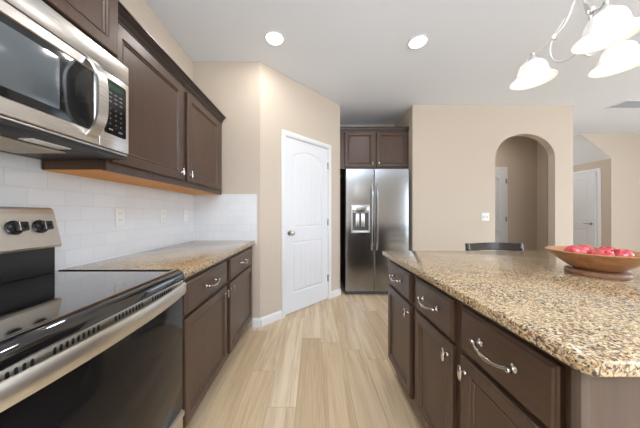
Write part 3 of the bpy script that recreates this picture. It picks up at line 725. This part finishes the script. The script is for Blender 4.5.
# ---------------------------------------------------------------- dining chair behind the island
chr_ = thing('dining_chair', 'black lacquered wooden chair behind the far edge of the island', 'chair', (1.665, 1.95, 0))
CYB = 2.14; cx0, cx1 = 1.44, 1.935; CT = 0.918
def bez(p0, p1, p2, n=8): return [tuple((1 - t) ** 2 * a + 2 * t * (1 - t) * b_ + t * t * c for a, b_, c in zip(p0, p1, p2)) for t in [k / n for k in range(n + 1)]]
for x in (cx0, cx1):
    MB().tube(bez((x, CYB - 0.045, 0.0), (x, CYB - 0.06, 0.5), (x, CYB, CT - 0.003), 12), [0.015] + [0.019] * 10 + [0.021, 0.019], 12).build('rear_post', M['chair'], chr_)
for z, h in ((CT - 0.040, 0.036), (0.76, 0.018), (0.64, 0.018)):
    mb = MB(); R = []
    for k in range(17):
        t_ = k / 16; x = cx0 + 0.012 + t_ * (cx1 - cx0 - 0.024); y = CYB - 0.006 - (CT - z) * 0.10 + 0.035 * math.sin(PI * t_); zz = z + 0.006 * math.sin(PI * t_)
        R.append([(x, y - 0.009, zz - h), (x, y + 0.009, zz - h), (x, y + 0.009, zz + h - 0.004), (x, y + 0.004, zz + h), (x, y - 0.004, zz + h), (x, y - 0.009, zz + h - 0.004)])
    mb.rings(R, True, True).build('top_rail' if h > 0.02 else 'back_rail', M['chair'], chr_)
MB().box((cx0 - 0.005, 1.765, 0.435), (cx1 + 0.005, 2.115, 0.462), 0.010).build('seat', M['chair'], chr_)
for x in (cx0 + 0.02, cx1 - 0.02): MB().tube([(x, 1.79, 0.0), (x, 1.79, 0.436)], [0.013, 0.019], 12).build('front_leg', M['chair'], chr_)
for (p, q) in (((cx0, 2.09, 0.2), (cx0 + 0.02, 1.79, 0.2)), ((cx1, 2.09, 0.2), (cx1 - 0.02, 1.79, 0.2)), ((cx0 + 0.02, 1.79, 0.28), (cx1 - 0.02, 1.79, 0.28))): MB().tube([p, q], 0.010, 8).build('stretcher', M['chair'], chr_)

# ---------------------------------------------------------------- ceiling lights
def downlight(x, y, label, power=5):
    t = thing('recessed_light', label, 'ceiling light', (x, y, CEIL), 'round recessed ceiling lights')
    n = 32; mb = MB()
    R = [[(x + r * math.cos(2 * PI * i / n), y + r * math.sin(2 * PI * i / n), z) for i in range(n)] for r, z in ((0.092, CEIL - 0.0005), (0.092, CEIL - 0.004), (0.078, CEIL - 0.006), (0.074, CEIL - 0.0008))]
    mb.rings(R, False, False, True).build('trim_ring', M['white'], t)
    MB().lathe((x, y, CEIL - 0.0035), [(0.075, 0.0025), (0.075, 0.0), (0, 0.0)], 32).build('lens', M['can'], t)
    l = area('recessed_light_glow', (x, y, CEIL - 0.012), (0, 0, 0), 0.14, 0.14, power, (1.0, 0.97, 0.93), 'DISK'); return t
downlight(-0.362, 2.09, 'round recessed ceiling light on the left, above the pantry door')
downlight(0.973, 2.134, 'round recessed ceiling light on the right, in front of the refrigerator')
downlight(-0.362, 0.35, 'recessed ceiling light near the range, out of the frame'); downlight(-0.362, -1.6, 'recessed ceiling light behind the viewer, out of the frame')

# ---------------------------------------------------------------- chandelier
CC = (1.12, 0.96)
ch = thing('chandelier', 'three-light scrolled metal chandelier with white bell shades over the island', 'chandelier', (CC[0], CC[1], CEIL))
MB().lathe((CC[0], CC[1], 0), [(0.065, CEIL - 0.001), (0.065, CEIL - 0.010), (0.045, CEIL - 0.028), (0.012, CEIL - 0.036), (0.008, CEIL - 0.045)], 24).build('canopy', M['lampmetal'], ch)
MB().tube([(CC[0], CC[1], CEIL - 0.04), (CC[0], CC[1], 2.20)], 0.0055, 10).build('stem', M['lampmetal'], ch)
MB().lathe((CC[0], CC[1], 0), [(0.004, 2.14), (0.012, 2.15), (0.018, 2.17), (0.012, 2.20), (0.016, 2.215), (0.006, 2.23)], 18).build('hub', M['lampmetal'], ch)
def bspline(P, n=10):
    P = [Vector(p) for p in P]; P = [2 * P[0] - P[1]] + P + [2 * P[-1] - P[-2]]; out = []
    for i in range(1, len(P) - 2):
        for k in range(n):
            t = k / n; a, b_, c, d = P[i - 1], P[i], P[i + 1], P[i + 2]
            out.append(0.5 * ((2 * b_) + (c - a) * t + (2 * a - 5 * b_ + 4 * c - d) * t * t + (3 * b_ - a - 3 * c + d) * t ** 3))
    out.append(P[-2]); return out
for q, (sx_, sy_) in enumerate(((1.040, 1.085), (1.052, 0.822), (1.305, 0.978))):
    d = Vector((sx_ - CC[0], sy_ - CC[1], 0)); r = d.length; d.normalize()
    pt = lambda u, z: (CC[0] + d.x * u, CC[1] + d.y * u, z)
    arm = MB().tube(bspline([pt(0.004, 2.17), pt(0.016, 2.10), pt(0.040, 2.03), pt(0.078, 1.983), pt(0.115, 1.960), pt(r - 0.012, 1.950), pt(r, 1.938)]), 0.0042, 8).build('arm', M['lampmetal'], ch)
    MB().tube(bspline([pt(0.040, 2.045), pt(0.058, 2.020), pt(0.078, 1.985), pt(0.090, 1.935), pt(0.080, 1.885), pt(0.050, 1.862), pt(0.018, 1.866), pt(-0.004, 1.890)]), 0.0036, 8).build('scroll', M['lampmetal'], arm)
    MB().lathe(pt(0.078, 0), [(0.002, 1.970), (0.009, 1.974), (0.009, 1.994), (0.002, 1.998)], 12).build('clasp', M['lampmetal'], arm)
    MB().lathe((sx_, sy_, 0), [(0.006, 1.958), (0.009, 1.953), (0.007, 1.944), (0.014, 1.934), (0.024, 1.920), (0.025, 1.910), (0.018, 1.907)][::-1], 18).build('socket', M['lampmetal'], arm)
    pr = [(0.020, 1.914), (0.036, 1.909), (0.047, 1.897), (0.054, 1.878), (0.057, 1.860), (0.062, 1.846), (0.072, 1.835), (0.083, 1.828), (0.083, 1.824), (0.072, 1.831), (0.060, 1.843), (0.054, 1.859), (0.051, 1.877), (0.044, 1.894), (0.034, 1.905), (0.020, 1.910)]
    n = 40; mb = MB(); mb.rings([[(sx_ + a * math.cos(2 * PI * i / n), sy_ + a * math.sin(2 * PI * i / n), z) for i in range(n)] for a, z in pr], False, False, True)
    sh = mb.build('shade', M['shade'], ch)
    MB().lathe((sx_, sy_, 0), [(0.010, 1.912), (0.013, 1.900), (0.025, 1.882), (0.028, 1.866), (0.024, 1.850), (0.012, 1.841), (0, 1.839)], 20).build('bulb', M['bulb'], sh, 'glowing bulb')
    pl = bpy.data.lights.new('chandelier_glow', 'POINT'); pl.energy = 0.25; pl.color = (1, 0.95, 0.88); pl.shadow_soft_size = 0.03
    po = bpy.data.objects.new('chandelier_glow', pl); COL.objects.link(po); po.location = (sx_, sy_, 1.81)

# ---------------------------------------------------------------- ceiling vent
cv = thing('ceiling_vent', 'white slatted air vent in the ceiling near the right edge', 'vent', (4.72, 3.35, CEIL))
mb = MB(); x0, x1, y0, y1 = 4.42, 5.02, 3.22, 3.48
for (a, b_) in (((x0, y0), (x1, y0 + 0.03)), ((x0, y1 - 0.03), (x1, y1)), ((x0, y0 + 0.03), (x0 + 0.03, y1 - 0.03)), ((x1 - 0.03, y0 + 0.03), (x1, y1 - 0.03))): mb.box((*a, CEIL - 0.006), (*b_, CEIL - 0.0005), 0.002)
mb.build('frame', M['ceiling'], cv)
MB().box((x0 + 0.03, y0 + 0.03, CEIL - 0.003), (x1 - 0.03, y1 - 0.03, CEIL - 0.0005)).build('backing', simple('vent_shadow_grey', (0.5, 0.5, 0.5), 0.7), cv)
for k in range(8):
    y = y0 + 0.045 + k * 0.0235
    MB().rings([[(x, y, CEIL - 0.010), (x, y + 0.002, CEIL - 0.011), (x, y + 0.015, CEIL - 0.004), (x, y + 0.013, CEIL - 0.003)] for x in (x0 + 0.031, x1 - 0.031)], True, True).build('slat', M['ceiling'], cv)
